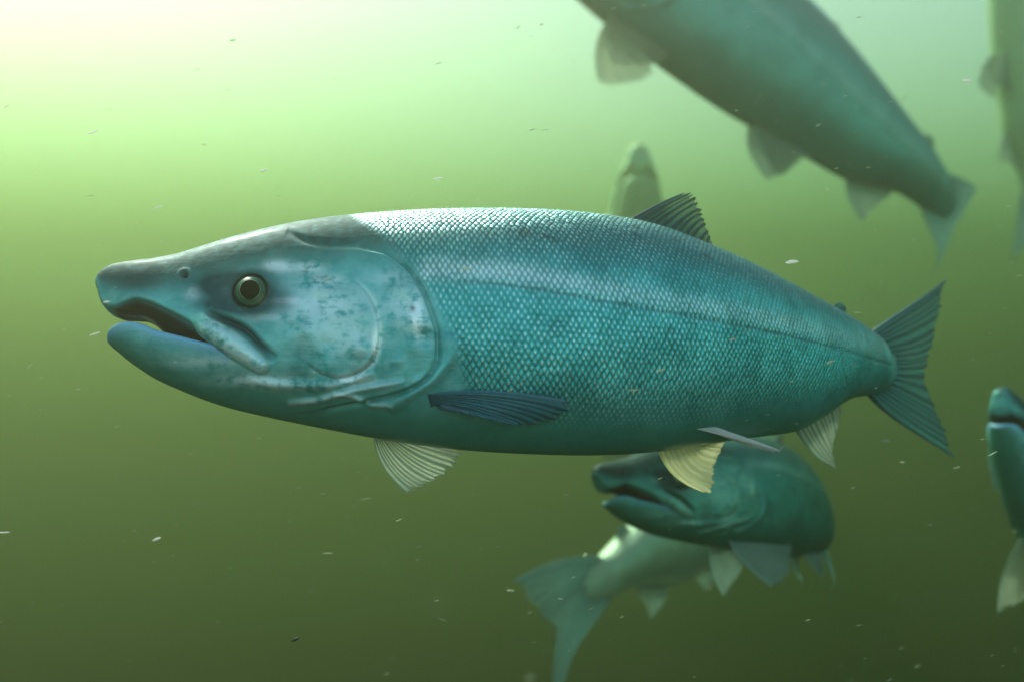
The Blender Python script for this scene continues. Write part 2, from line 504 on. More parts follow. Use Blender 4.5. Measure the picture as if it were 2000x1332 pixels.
def skin_material(name='salmon_skin', tint=(1, 1, 1), wash=None):
    g = G(name)
    rest = g.attr('rest', True)
    back, belly, scales = g.attr('back'), g.attr('belly'), g.attr('scales')
    n_big = g.noise(rest, 55, 3); n_mid = g.noise(rest, 240, 4, 0.6); n_fine = g.noise(rest, 1100, 3, 0.6)
    n_str = g.noise(g.stretch(rest, (60, 60, 420)), 1.0, 4, 0.6, 0.6)
    # pigment: olive back, teal silver side; the belly's green has shade painted in
    bk = g.mix(n_mid, (0.006, 0.065, 0.062), (0.02, 0.115, 0.10))
    head_side = g.mix(g.rng(n_big, 0.35, 0.68), (0.035, 0.36, 0.34), (0.12, 0.56, 0.52))
    head_side = g.mix(g.mth('MULTIPLY', g.rng(n_mid, 0.30, 0.85), 0.55), head_side, (0.30, 0.66, 0.62))
    body_side = g.mix(g.rng(n_big, 0.3, 0.7), (0.012, 0.32, 0.30), (0.06, 0.54, 0.51))
    side = g.mix(scales, head_side, body_side)
    col = g.mix(g.mth('MULTIPLY', back, g.rng(n_mid, 0.25, 0.6, 0.75, 1.0)), side, g.mix(scales, bk, (0.03, 0.19, 0.20)))
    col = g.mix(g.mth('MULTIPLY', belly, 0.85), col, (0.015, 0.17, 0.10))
    # scales: staggered diamonds, each a small tilted plate with a rounded rear edge
    suv0 = g.attr('scale_uv', True)
    wn1 = g.n('ShaderNodeTexNoise'); g.put(wn1.inputs['Vector'], rest); wn1.inputs['Scale'].default_value = 70; wn1.inputs['Detail'].default_value = 2
    wof = g.n('ShaderNodeVectorMath', operation='MULTIPLY_ADD')
    g.put(wof.inputs[0], wn1.outputs['Color']); wof.inputs[1].default_value = (0.7, 0.7, 0); g.put(wof.inputs[2], suv0)
    suv = wof.outputs[0]
    vo = g.n('ShaderNodeTexVoronoi', voronoi_dimensions='2D', feature='F1')
    g.put(vo.inputs['Vector'], suv); vo.inputs['Scale'].default_value = 1.0; vo.inputs['Randomness'].default_value = 0.22
    sub = g.n('ShaderNodeVectorMath', operation='SUBTRACT')
    g.put(sub.inputs[0], suv); g.put(sub.inputs[1], vo.outputs['Position'])
    sp = g.n('ShaderNodeSeparateXYZ'); g.put(sp.inputs[0], sub.outputs[0])
    dp = g.mth('ADD', sp.outputs[0], sp.outputs[1])
    dist = vo.outputs['Distance']
    cr = g.n('ShaderNodeSeparateColor'); g.put(cr.inputs[0], vo.outputs['Color'])
    edge = g.rng(dist, 0.30, 0.62)
    dome = g.mth('SUBTRACT', 1.0, g.mth('MULTIPLY', g.mth('MULTIPLY', dist, dist), 2.6))
    hgt = g.mth('ADD', g.mth('MULTIPLY', dp, 0.55), g.mth('MULTIPLY', dome, 0.6))
    hgt = g.mth('ADD', hgt, g.mth('MULTIPLY', g.mth('SUBTRACT', cr.outputs[0], 0.5), g.mth('MULTIPLY', dp, 0.7)))
    col = g.mix(g.mth('MULTIPLY', g.mth('MULTIPLY', edge, scales), g.mth('MULTIPLY', g.rng(g.sep_x(rest), 0.20, 0.42, 0.50, 0.05), g.mth('ADD', 0.50, g.mth('MULTIPLY', back, 0.5)))), col, (0.015, 0.10, 0.10))
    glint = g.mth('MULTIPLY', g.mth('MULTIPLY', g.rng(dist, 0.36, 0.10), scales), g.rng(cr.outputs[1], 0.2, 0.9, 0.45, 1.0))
    col = g.mix(g.mth('MULTIPLY', glint, g.mth('MULTIPLY', g.rng(n_big, 0.3, 0.7, 0.55, 1.0), g.rng(g.sep_x(rest), 0.20, 0.40, 0.85, 0.12))), col, (0.58, 0.84, 0.79))  # bright glint painted on the middle of each scale
    col = g.mix(g.mth('MULTIPLY', g.attr('flank_sheen'), g.mth('MULTIPLY', g.rng(n_big, .2, .6, .5, 1.), g.mth('ADD', 0.25, g.mth('MULTIPLY', g.rng(dist, 0.5, 0.15), 0.75))), clamp=True), col, (0.74, 0.92, 0.90))  # sheen of the lit upper flank painted into the colour
    col = g.mix(g.mth('MULTIPLY', g.attr('lateral'), 0.5), col, (0.02, 0.13, 0.13))
    # silver and dark marks of the head, with crease shade and ridge highlights painted in
    sil = g.mth('MULTIPLY', g.attr('silver'), g.rng(g.mth('ADD', g.mth('ADD', g.mth('MULTIPLY', n_mid, 0.6), g.mth('MULTIPLY', n_big, 0.4)), g.mth('MULTIPLY', g.mth('SUBTRACT', n_str, .5), .35)), 0.35, 0.54), clamp=True)
    col = g.mix(sil, col, (0.78, 0.98, 0.94))
    dk = g.mth('MULTIPLY', g.attr('dark'), g.rng(n_mid, 0.2, 0.5, 0.8, 1.0), clamp=True)
    col = g.mix(g.mth('MULTIPLY', dk, 0.9), col, (0.004, 0.035, 0.045))
    col = g.mix(g.attr('mouth'), col, (0.022, 0.024, 0.018))
    col = g.mix(g.mth('MULTIPLY', g.attr('lip'), 0.95), col, (0.20, 0.46, 0.68))
    spots = g.mth('MULTIPLY', g.rng(g.noise(rest, 95, 1, 0.4), 0.70, 0.76), g.mth('MULTIPLY', back, scales))
    col = g.mix(g.mth('MULTIPLY', spots, 0.5), col, (0.02, 0.06, 0.055))
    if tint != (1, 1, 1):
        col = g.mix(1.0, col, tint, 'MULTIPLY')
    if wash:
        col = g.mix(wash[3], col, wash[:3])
    mouth_inv = g.mth('SUBTRACT', 1.0, g.attr('mouth'))
    p = g.n('ShaderNodeBsdfPrincipled')
    g.put(p.inputs['Base Color'], col)
    metal = g.mth('MULTIPLY', g.mth('ADD', g.mth('MULTIPLY', scales, 0.38), g.mth('ADD', 0.38, g.mth('MULTIPLY', sil, 0.35))), mouth_inv)
    metal = g.mth('MULTIPLY', metal, g.mth('SUBTRACT', 1.0, g.mth('MULTIPLY', belly, 0.6)), clamp=True)
    g.put(p.inputs['Metallic'], metal)
    g.put(p.inputs['Roughness'], g.mth('ADD', 0.26, g.mth('ADD', g.mth('MULTIPLY', n_mid, 0.20), g.mth('MULTIPLY', back, g.mth('MULTIPLY', 0.30, g.mth('SUBTRACT', 1.0, scales))))))
    g.put(p.inputs['Specular IOR Level'], g.mth('SUBTRACT', 0.35, g.mth('MULTIPLY', 0.25, g.mth('MAXIMUM', dk, g.attr('mouth')))))
    p.inputs['Coat Weight'].default_value = 0.05
    p.inputs['Coat Roughness'].default_value = 0.25
    b1 = g.n('ShaderNodeBump'); b1.inputs['Distance'].default_value = 0.00055; b1.inputs['Strength'].default_value = 1.0
    g.put(b1.inputs['Height'], g.mth('MULTIPLY', hgt, scales))
    b2 = g.n('ShaderNodeBump'); b2.inputs['Distance'].default_value = 0.0006; b2.inputs['Strength'].default_value = 0.45
    g.put(b2.inputs['Height'], g.mth('ADD', g.mth('MULTIPLY', n_mid, 0.9), g.mth('ADD', g.mth('MULTIPLY', n_fine, 0.25), g.mth('MULTIPLY', n_str, .5))))
    g.put(b2.inputs['Normal'], b1.outputs[0])
    g.put(p.inputs['Normal'], b2.outputs[0])
    g.t.links.new(p.outputs[0], g.out.inputs['Surface'])
    return g.m


def fin_material(name, ray_col, web_col, clear, trans=0.5):
    """rays and membrane: 'ray' is 1 on a ray, 'rim' runs from base to tip"""
    g = G(name)
    ray, rim, lead = g.attr('ray'), g.attr('rim'), g.attr('lead')
    nz = g.noise(g.attr('rest', True), 160, 3, 0.6)
    col = g.mix(g.rng(g.mth('ADD', ray, g.mth('MULTIPLY', g.mth('SUBTRACT', nz, .5), .5)), 0.15, 0.85), web_col, ray_col)
    col = g.mix(g.mth('MULTIPLY', lead, 0.85), col, tuple(min(1, c * 1.5 + 0.05) for c in ray_col))
    p = g.n('ShaderNodeBsdfPrincipled'); g.put(p.inputs['Base Color'], col)
    p.inputs['Roughness'].default_value = 0.42
    tr = g.n('ShaderNodeBsdfTranslucent'); g.put(tr.inputs[0], col)
    m1 = g.n('ShaderNodeMixShader'); m1.inputs[0].default_value = trans
    g.t.links.new(p.outputs[0], m1.inputs[1]); g.t.links.new(tr.outputs[0], m1.inputs[2])
    tp = g.n('ShaderNodeBsdfTransparent')
    m2 = g.n('ShaderNodeMixShader')
    f = g.mth('MULTIPLY', g.mth('MULTIPLY', g.mth('SUBTRACT', 1.0, g.mth('MULTIPLY', ray, 0.75)), g.rng(rim, 0.0, 0.9, 0.2, 1.0)), clear)
    g.put(m2.inputs[0], g.mth('MULTIPLY', f, g.mth('SUBTRACT', 1.0, lead)))
    g.t.links.new(m1.outputs[0], m2.inputs[1]); g.t.links.new(tp.outputs[0], m2.inputs[2])
    g.t.links.new(m2.outputs[0], g.out.inputs['Surface'])
    return g.m


def eye_material():
    g = G('salmon_iris')
    r = g.attr('radius')
    nz = g.noise(g.attr('rest', True), 900, 3, 0.6)
    rr = g.mth('ADD', r, g.mth('MULTIPLY', g.mth('SUBTRACT', nz, 0.5), 0.14))
    ramp = g.n('ShaderNodeValToRGB'); g.put(ramp.inputs[0], rr)
    cr = ramp.color_ramp
    stops = [(0.0, (0.01, 0.01, 0.01)), (0.52, (0.010, 0.02, 0.015)), (0.537, (0.34, 0.46, 0.30)), (0.555, (0.09, 0.22, 0.12)), (0.60, (0.012, 0.06, 0.045)),
             (0.68, (0.03, 0.13, 0.075)), (0.76, (0.035, 0.14, 0.08)), (0.83, (0.010, 0.045, 0.04)), (1.0, (0.008, 0.04, 0.05))]
    cr.elements[0].position, cr.elements[0].color = stops[0][0], (*stops[0][1], 1)
    cr.elements[1].position, cr.elements[1].color = stops[-1][0], (*stops[-1][1], 1)
    for a, c in stops[1:-1]:
        cr.elements.new(a).color = (*c, 1)
    p = g.n('ShaderNodeBsdfPrincipled'); g.put(p.inputs['Base Color'], ramp.outputs[0])
    p.inputs['Roughness'].default_value = 0.35; p.inputs['Specular IOR Level'].default_value = 0.25; p.inputs['Metallic'].default_value = 0.2
    g.t.links.new(p.outputs[0], g.out.inputs['Surface'])
    return g.m


def plain_material(name, col, rough, noise_amt=0.3, scale=300, trans=0.0, coat=0.0, spec=0.5):
    g = G(name)
    tc = g.n('ShaderNodeTexCoord')
    nz = g.noise(tc.outputs['Object'], scale, 3, 0.6)
    c = g.mix(g.mth('MULTIPLY', nz, noise_amt * 1.6), col, tuple(q * 0.45 for q in col))
    p = g.n('ShaderNodeBsdfPrincipled'); g.put(p.inputs['Base Color'], c)
    p.inputs['Specular IOR Level'].default_value = spec; p.inputs['Roughness'].default_value = rough; p.inputs['Coat Weight'].default_value = coat
    sh = p.outputs[0]
    if trans:
        t = g.n('ShaderNodeBsdfTranslucent'); g.put(t.inputs[0], c)
        m = g.n('ShaderNodeMixShader'); m.inputs[0].default_value = trans
        g.t.links.new(sh, m.inputs[1]); g.t.links.new(t.outputs[0], m.inputs[2]); sh = m.outputs[0]
    g.t.links.new(sh, g.out.inputs['Surface'])
    return g.m


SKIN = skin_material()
SKIN_SHADED = skin_material('shaded_salmon_skin', (0.30, 0.52, 0.42))  # skin darkened for the shade below the large fish
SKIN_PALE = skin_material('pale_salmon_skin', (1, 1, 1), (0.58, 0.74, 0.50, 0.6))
SKIN_GHOST = skin_material('hazed_salmon_skin', (1, 1, 1), (0.42, 0.66, 0.38, 0.88))  # water haze painted into the skin so the fish looks faint
SKIN_FAR = skin_material('half_hazed_salmon_skin', (1, 1, 1), (0.14, 0.40, 0.36, 0.45))  # some distance haze mixed into the skin colour
FIN_DARK = fin_material('dark_fin', (0.02, 0.06, 0.06), (0.05, 0.16, 0.13), 0.75, 0.35)
FIN_TAIL = fin_material('tail_fin_skin', (0.03, 0.12, 0.12), (0.06, 0.25, 0.23), 0.48, 0.4)
FIN_SIDE = fin_material('side_fin', (0.03, 0.15, 0.20), (0.06, 0.33, 0.35), 0.10, 0.4)
FIN_PALE = fin_material('pale_fin', (0.20, 0.30, 0.23), (0.58, 0.66, 0.48), 0.62, 0.55)
FIN_HAZE = fin_material('grey_green_fin', (0.20, 0.34, 0.28), (0.34, 0.48, 0.38), 0.55, 0.5)
FIN_CREAM = fin_material('cream_fin', (0.56, 0.58, 0.34), (0.70, 0.74, 0.50), 0.5, 0.55)
FIN_WHITE = fin_material('white_fin', (0.97, 0.97, 0.97), (0.95, 0.96, 0.97), 0.05, 0.6)
IRIS = eye_material()
PUPIL = plain_material('pupil_black', (0.001, 0.001, 0.001), 0.08, 0.0, spec=0.04)


# ------------------------------------------------------------------ setting: haze of the water, river bed
def box_mesh(name, a, b, mat):
    V = np.array([[(a, b)[i][0], (a, b)[j][1], (a, b)[k][2]] for i in (0, 1) for j in (0, 1) for k in (0, 1)], float)
    F = np.array([[0, 1, 3, 2], [4, 6, 7, 5], [0, 4, 5, 1], [2, 3, 7, 6], [0, 2, 6, 4], [1, 5, 7, 3]])
    return mesh_obj(name, V, F, mat, smooth=False)


gw = G('murky_water')
pv = gw.n('ShaderNodeVolumePrincipled')
pv.inputs['Color'].default_value = (0.380, 0.352, 0.235, 1)
pv.inputs['Absorption Color'].default_value = (0.0, 0.15, 0.0, 1)
pv.inputs['Density'].default_value = 0.33
pv.inputs['Anisotropy'].default_value = 0.88
gw.t.links.new(pv.outputs[0], gw.out.inputs['Volume'])
BED = -3.9
haze = box_mesh('haze', (-17, -0.25, BED - 1.2), (17, 17, 1.6), gw.m)
tag(haze, 'murky green river water that fades the far fish', 'water', kind='stuff')

nb = 121
gx, gy = np.meshgrid(np.linspace(-40, 40, nb), np.linspace(-20, 60, nb), indexing='ij')
gz = BED + 0.05 * np.sin(gx * 1.3) * np.cos(gy * 1.1) + 0.03 * rng.normal(size=gx.shape)
ii = np.arange(nb * nb).reshape(nb, nb)
bed = mesh_obj('riverbed', np.stack([gx, gy, gz], -1).reshape(-1, 3),
               np.stack([ii[:-1, :-1], ii[1:, :-1], ii[1:, 1:], ii[:-1, 1:]], -1).reshape(-1, 4),
               plain_material('silt', (0.06, 0.06, 0.035), 0.9, 0.5, 6))
tag(bed, 'dark silty river bed far below the fish', 'river bed', kind='structure')


# ------------------------------------------------------------------ fins
def quad_curve(a, m, b, v):
    """curve through a (v=0), m (v=.5), b (v=1)"""
    c = 2 * m - 0.5 * (a + b)
    return (1 - v) ** 2 * a + 2 * v * (1 - v) * c + v * v * b


def resample(P, n):
    P = np.asarray(P, float)
    if len(P) == 1:
        return np.repeat(P, n, 0)
    L = np.r_[0, np.cumsum(np.linalg.norm(np.diff(P, axis=0), axis=1))]
    u = np.linspace(0, L[-1], n)
    if len(P) == 2:
        return np.stack([np.interp(u, L, P[:, k]) for k in range(3)], 1)
    return np.stack([pchip(L, P[:, k])(u) for k in range(3)], 1)


class Fin:
    def __init__(self, name, mat, base, tip, mid=None, rays=12, thick=0.0014, rag=0.05, nv=22, lead_t=1.0, sub=8, side=0, wave=0.0016):
        self.name, self.mat, self.side = name, mat, side
        nu = rays * sub + 1
        self.nu, self.nv = nu, nv
        B = resample(base, nu); T = resample(tip, nu)
        M = (B + T) / 2 if mid is None else resample(mid, nu)
        u = np.linspace(0, 1, nu)
        un = u + 0.012 * np.sin(u * 17.3 + nv) + 0.006 * np.sin(u * 41 + rays)
        self.rayp = 0.5 + 0.5 * np.cos(un * rays * 2 * math.pi)
        wob = 1 + 0.02 * np.sin(u * 37 + len(name)) + 0.015 * np.sin(u * 91)
        self.rest = np.zeros((nu, nv, 3))
        for j in range(nv):
            v = j / (nv - 1)
            vv = v * (1 - rag * (1 - self.rayp) * v ** 4) * (1 + (wob - 1) * v ** 3)
            self.rest[:, j] = quad_curve(B, M, T, vv[:, None])
        vv2 = np.linspace(0, 1, nv)[None, :]
        self.rest[:, :, 1] += wave * vv2 ** 1.5 * (np.sin(u * 5.1 + rays)[:, None] + 0.6 * np.sin(vv2 * 4 + u[:, None] * 9))
        vj = np.linspace(0, 1, nv)[None, :]
        rp = self.rayp[:, None] * np.ones((1, nv))
        split = 0.5 + 0.5 * np.cos(u * rays * 4 * math.pi)[:, None]
        self.ray = rp * (1 - sstep(0.45, 0.8, vj)) + np.maximum(rp, split * 0.55) * sstep(0.45, 0.8, vj)
        lead = np.exp(-(u / 0.05) ** 2)[:, None]
        self.lead = lead * np.ones((1, nv)) * (1 if lead_t > 0.5 else 0)
        self.half = thick / 2 * (1 - 0.85 * vj) * (0.45 + 0.55 * self.ray) * (1 + lead * lead_t * 0.9) * np.clip(np.sqrt(np.clip(u / 0.035, 0, 1)), 0.12, 1)[:, None] + 0.00006

    def build(self, xf, parent):
        nu, nv = self.nu, self.nv
        W = xf(self.rest.reshape(-1, 3)).reshape(nu, nv, 3)
        du = np.gradient(W, axis=0); dv = np.gradient(W, axis=1)
        n = np.cross(du, dv); n /= np.maximum(np.linalg.norm(n, axis=2, keepdims=True), 1e-12)
        sc_ = np.linalg.norm(dv, axis=2).mean() / max(np.linalg.norm(np.gradient(self.rest, axis=1), axis=2).mean(), 1e-9)
        h = (self.half * sc_)[:, :, None]
        V = np.concatenate([(W + n * h).reshape(-1, 3), (W - n * h).reshape(-1, 3)])
        i = np.arange(nu * nv).reshape(nu, nv); k = nu * nv
        f = np.stack([i[:-1, :-1], i[1:, :-1], i[1:, 1:], i[:-1, 1:]], -1).reshape(-1, 4)
        Fq = [f, f[:, ::-1] + k]
        ring = np.concatenate([i[:, 0], i[-1, 1:], i[-2::-1, -1], i[0, -2:0:-1]])
        r2 = np.roll(ring, -1)
        Fq.append(np.stack([r2, ring, ring + k, r2 + k], 1))
        rim = (np.linspace(0, 1, nv)[None, :] * np.ones((nu, 1))).ravel()
        A = {'ray': np.tile(self.ray.ravel(), 2), 'rim': np.tile(rim, 2), 'lead': np.tile(self.lead.ravel(), 2),
             'rest': np.tile(self.rest.reshape(-1, 3), (2, 1))}
        return mesh_obj(self.name, V, np.concatenate(Fq), self.mat, parent, attrs=A)

    def mirrored(self):
        import copy
        q = copy.copy(self); q.rest = self.rest * np.array([1, -1, 1]); q.side = -self.side
        return q


def with_y(pts, y):
    return rest_px(pts, y)


def near_y(off):
    return lambda x, z: flank(x, z) - off


DORSAL = Fin('dorsal_fin', FIN_DARK, with_y([(1216, 436), (1280, 454), (1340, 478), (1400, 503)], 0.0),
             with_y([(1336, 377), (1352, 380), (1366, 396), (1375, 422), (1381, 450), (1390, 484)], 0.0),
             with_y([(1284, 399), (1318, 412), (1346, 426), (1362, 446), (1376, 470), (1394, 494)], 0.0), rays=12, thick=0.0024, rag=0.10, lead_t=0.6, wave=0.0008)
ADIPOSE = Fin('adipose_fin', FIN_TAIL, with_y([(1612, 610), (1634, 622), (1652, 634)], 0.0), with_y([(1634, 592), (1648, 598), (1656, 612)], 0.0), rays=3, thick=0.005, rag=0.0, lead_t=0.0, nv=10)
ANAL = Fin('anal_fin', FIN_PALE, with_y([(1552, 836), (1590, 815), (1642, 778)], 0.001),
           with_y([(1616, 909), (1628, 917), (1632, 895), (1633, 862), (1638, 812)], 0.001),
           with_y([(1582, 880), (1606, 872), (1620, 850), (1632, 820), (1641, 796)], 0.001), rays=11, thick=0.002, rag=0.06)
TAIL = Fin('tail_fin', FIN_TAIL, with_y([(1694, 652), (1716, 672), (1734, 700), (1734, 722), (1718, 748), (1694, 766)], 0.0),
           with_y([(1843, 548), (1838, 590), (1832, 640), (1822, 690), (1810, 722), (1806, 745), (1812, 772), (1828, 818), (1843, 855), (1858, 892)], 0.0),
           with_y([(1762, 606), (1774, 636), (1780, 672), (1776, 704), (1772, 722), (1772, 736), (1774, 750), (1776, 778), (1772, 806), (1766, 832)], 0.0), rays=19, thick=0.0034, rag=0.035, nv=30)
PECT_NEAR = Fin('pectoral_fin', FIN_SIDE, rest_px([(836, 768), (840, 778), (846, 792)], near_y(-0.0012)),
                rest_px([(1112, 784), (1106, 800), (1085, 815), (1050, 826), (1015, 831), (965, 822), (915, 808)], near_y(0.0065)),
                rest_px([(985, 764), (980, 776), (968, 788), (950, 797), (930, 803), (905, 803), (880, 798)], near_y(0.0050)), rays=13, thick=0.0030, rag=0.05, side=-1, lead_t=1.2)
PECT_FAR = Fin('pectoral_fin', FIN_PALE, with_y([(728, 846), (748, 848), (770, 850)], 0.013),
               with_y([(796, 963), (812, 957), (838, 943), (866, 927), (890, 903), (906, 876)], 0.021),
               with_y([(748, 910), (772, 908), (798, 900), (814, 888), (826, 876), (836, 862)], 0.018), rays=13, thick=0.0022, rag=0.05, side=1)
PELV_FAR = Fin('pelvic_fin', FIN_CREAM, with_y([(1286, 876), (1330, 872), (1378, 866)], 0.007),
               with_y([(1370, 961), (1380, 962), (1390, 940), (1398, 905), (1418, 862)], 0.012),
               with_y([(1314, 927), (1345, 922), (1362, 902), (1378, 884), (1400, 862)], 0.010), rays=10, thick=0.0022, rag=0.015, side=1)
_b = rest_px([(1350, 826)], near_y(-0.002))[0]
_t = rest_px([(1526, 880)], lambda x, z: np.full(len(np.atleast_1d(x)), -0.016))[0]
_th = np.interp(_b[0], MAIN.s, MAIN.th)
_w = MAIN.bend((_b + _t)[None] / 2)[0]; _w /= np.linalg.norm(_w)
_vd = np.array([_w[0] * math.cos(_th) + _w[1] * math.sin(_th), -_w[0] * math.sin(_th) + _w[1] * math.cos(_th), _w[2]])
PELV_NEAR = Fin('pelvic_fin', FIN_WHITE, np.array([_b + _vd * q for q in (0.0, 0.003, 0.006)]),
                np.array([_t + _vd * q + (_b - _t) * c for q, c in ((0.0, 0.0), (0.010, 0.03), (0.019, 0.12), (0.022, 0.3))]), rays=9, thick=0.0032, rag=0.04, side=-1, lead_t=0.9, wave=0.0)


# ------------------------------------------------------------------ a whole fish
def eye_mesh(ny=1):
    """eyeball in rest pose on the near (-y) side; returns verts, faces, radius attribute"""
    nu, nv = 40, 26
    c = np.array([EYE[0], EYE[1] + EYE_IN, EYE[2]])
    V = []
    for j in range(nv + 1):
        a = math.pi * j / nv
        for i in range(nu):
            b = 2 * math.pi * i / nu
            V.append(c + EYE_R * np.array([math.sin(a) * math.cos(b), -math.cos(a), math.sin(a) * math.sin(b)]))
    V = np.array(V)
    i = np.arange((nv + 1) * nu).reshape(nv + 1, nu)
    F = np.stack([i[:-1], i[1:], np.roll(i, -1, 1)[1:], np.roll(i, -1, 1)[:-1]], -1).reshape(-1, 4)
    r = np.hypot(V[:, 0] - c[0], V[:, 2] - c[2]) / EYE_R
    # pupil: a shallow black dome, drawn out to a point below
    P = []; m = 9
    for j in range(m + 1):
        for k in range(nu):
            b = 2 * math.pi * k / nu
            point = max(0.0, -math.sin(b)) ** 26 * 0.20
            a = math.radians(32.0) * (1 + point) * j / m
            rr = EYE_R * (1.0 + 0.020 * math.cos(a / math.radians(32.0) * 1.45))
            P.append(c + rr * np.array([math.sin(a) * math.cos(b), -math.cos(a), math.sin(a) * math.sin(b)]))
    P = np.array(P)
    i = np.arange((m + 1) * nu).reshape(m + 1, nu)
    FP = np.stack([i[:-1], i[1:], np.roll(i, -1, 1)[1:], np.roll(i, -1, 1)[:-1]], -1).reshape(-1, 4)
    return V, F, r, P, FP


EV, EF, ER, PV, PF = eye_mesh()
PIV = np.array([0.20, 0.0, 0.0])


def make_fish(label, spine, fins, rest=None, loc=None, rot=(0, 0, 0), scale=1.0, skin=None):
    V, Fq, A = rest or COARSE
    root = bpy.data.objects.new('salmon', None)
    COL.objects.link(root)
    piv = spine.bend(PIV[None])[0]
    root.location = piv if loc is None else loc
    root.rotation_euler = rot
    root.scale = (scale,) * 3
    root.empty_display_size = 0.05
    tag(root, label, 'fish', 'salmon swimming in the green water')
    xf = lambda P: spine.bend(P) - piv
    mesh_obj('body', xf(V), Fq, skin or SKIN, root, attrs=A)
    for s in (1, -1):
        m = np.array([1, s, 1])
        e = mesh_obj('eye', xf(EV * m), EF if s > 0 else EF[:, ::-1], IRIS, root, attrs={'radius': ER, 'rest': EV})
        mesh_obj('pupil', xf(PV * m), PF if s > 0 else PF[:, ::-1], PUPIL, e)
    for f in fins:
        f.build(xf, root)
    return root


make_fish('large teal silver salmon in the foreground, shown whole in profile with its mouth open', MAIN,
          [DORSAL, ADIPOSE, ANAL, TAIL, PECT_NEAR, PECT_FAR, PELV_NEAR, PELV_FAR], rest=FINE)
# ------------------------------------------------------------------ the other salmon
def mirror_pair(f):
    return [f, f.mirrored()]


def recolour(f, mat):
    import copy
    q = copy.copy(f); q.mat = mat
    return q


DORSAL_FOLDED = Fin('dorsal_fin', FIN_DARK, with_y([(1216, 436), (1280, 454), (1340, 478), (1400, 503)], 0.0),
                    with_y([(1345, 452), (1368, 466), (1392, 478), (1408, 490), (1416, 496), (1422, 504)], 0.0), rays=12, thick=0.0024, rag=0.1)
PECT_BIG = Fin('pectoral_fin', FIN_HAZE, with_y([(728, 840), (748, 846), (770, 850)], 0.013),
               with_y([(800, 985), (822, 980), (860, 955), (895, 930), (918, 900), (925, 872)], 0.026),
               with_y([(745, 918), (772, 914), (804, 905), (824, 892), (838, 878), (846, 862)], 0.020), rays=13, thick=0.0022, rag=0.05, side=1)
def lengthened(f, k):
    import copy
    q = copy.copy(f); q.rest = f.rest[:, :1] + (f.rest - f.rest[:, :1]) * k
    return q


TAIL_HAZE = recolour(TAIL, fin_material('teal_tail_fin', (0.10, 0.24, 0.23), (0.18, 0.42, 0.39), 0.78, 0.5))
PECT_LONG = lengthened(PECT_BIG, 1.35)
OTHER = [DORSAL, ADIPOSE, recolour(ANAL, FIN_HAZE), TAIL_HAZE] + mirror_pair(PECT_BIG) + mirror_pair(recolour(PELV_FAR, FIN_HAZE))
FOLDED = [DORSAL_FOLDED] + OTHER[1:3] + [lengthened(TAIL_HAZE, 0.68)] + mirror_pair(recolour(lengthened(PECT_BIG, 1.15), FIN_PALE)) + mirror_pair(lengthened(recolour(PELV_FAR, FIN_HAZE), 1.15))
LONG = OTHER[:4] + mirror_pair(PECT_LONG) + OTHER[6:]
SNOUT = np.array([x_a, 0.0, rt[0, 2]])
CHIN = np.array([x_a + 0.004, 0.0, z_lo(x_a + 0.004) - 0.003])
TAILBASE = np.array([LB, 0.0, float(z_top(LB) + z_bot(LB)) / 2])


def place_fish(label, heads, anchor, px, py, dist, yaw, pitch, roll, scale=1.0, fins=OTHER, skin=None):
    from mathutils import Euler
    sp = Spine(heads)
    R = Euler((math.radians(roll), math.radians(pitch), math.radians(yaw))).to_matrix()
    off = R @ Vector(sp.bend(np.asarray(anchor)[None])[0] - sp.bend(PIV[None])[0]) * scale
    W = Vector(((px - CX) / FPX * dist, dist, (CY - py) / FPX * dist))
    return make_fish(label, sp, fins, loc=W - off, rot=(math.radians(roll), math.radians(pitch), math.radians(yaw)), scale=scale, skin=skin)


S_BENT = [(-0.05, 0), (0.12, 0), (0.25, 18), (0.40, 32), (0.50, 38), (0.8, 40)]
S_STRAIGHT = [(-0.05, 0), (0.8, 0)]
S_SOFT = [(-0.05, 0), (0.12, 0), (0.30, 10), (0.50, 28), (0.8, 32)]
PECT_BASE = np.array([0.17, 0.0, float(z_bot(0.17))])
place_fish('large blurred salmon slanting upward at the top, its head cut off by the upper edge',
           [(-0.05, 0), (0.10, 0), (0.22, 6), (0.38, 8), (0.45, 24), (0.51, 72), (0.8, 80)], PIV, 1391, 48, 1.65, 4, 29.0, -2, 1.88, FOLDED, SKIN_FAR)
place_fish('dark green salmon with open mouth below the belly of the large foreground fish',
           [(-0.05, 0), (0.10, 0), (0.22, 25), (0.36, 39), (0.50, 43), (0.8, 43)], PIV, 1489, 976, 0.937, 28.6, 1.8, -18.5, 0.876, LONG, SKIN_SHADED)
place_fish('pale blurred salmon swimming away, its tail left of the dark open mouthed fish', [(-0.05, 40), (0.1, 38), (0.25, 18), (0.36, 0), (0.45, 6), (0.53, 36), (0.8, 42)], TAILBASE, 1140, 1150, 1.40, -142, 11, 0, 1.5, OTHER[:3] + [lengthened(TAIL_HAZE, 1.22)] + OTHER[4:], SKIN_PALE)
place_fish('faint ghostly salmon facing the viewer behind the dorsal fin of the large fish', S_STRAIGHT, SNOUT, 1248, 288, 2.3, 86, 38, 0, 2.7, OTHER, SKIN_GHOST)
place_fish('teal salmon head at the lower right edge with a pale fin beneath it', S_STRAIGHT, CHIN, 1944, 836, 0.95, 44, 34, -4, 1.08,
           OTHER[:4] + mirror_pair(recolour(lengthened(PECT_BIG, 1.7), FIN_PALE)) + OTHER[6:])
place_fish('hazy upright salmon along the upper right edge beyond the slanting one', S_STRAIGHT, TAILBASE, 2020, 430, 2.3, 20, 84, -8, 1.75, FOLDED, SKIN_GHOST)


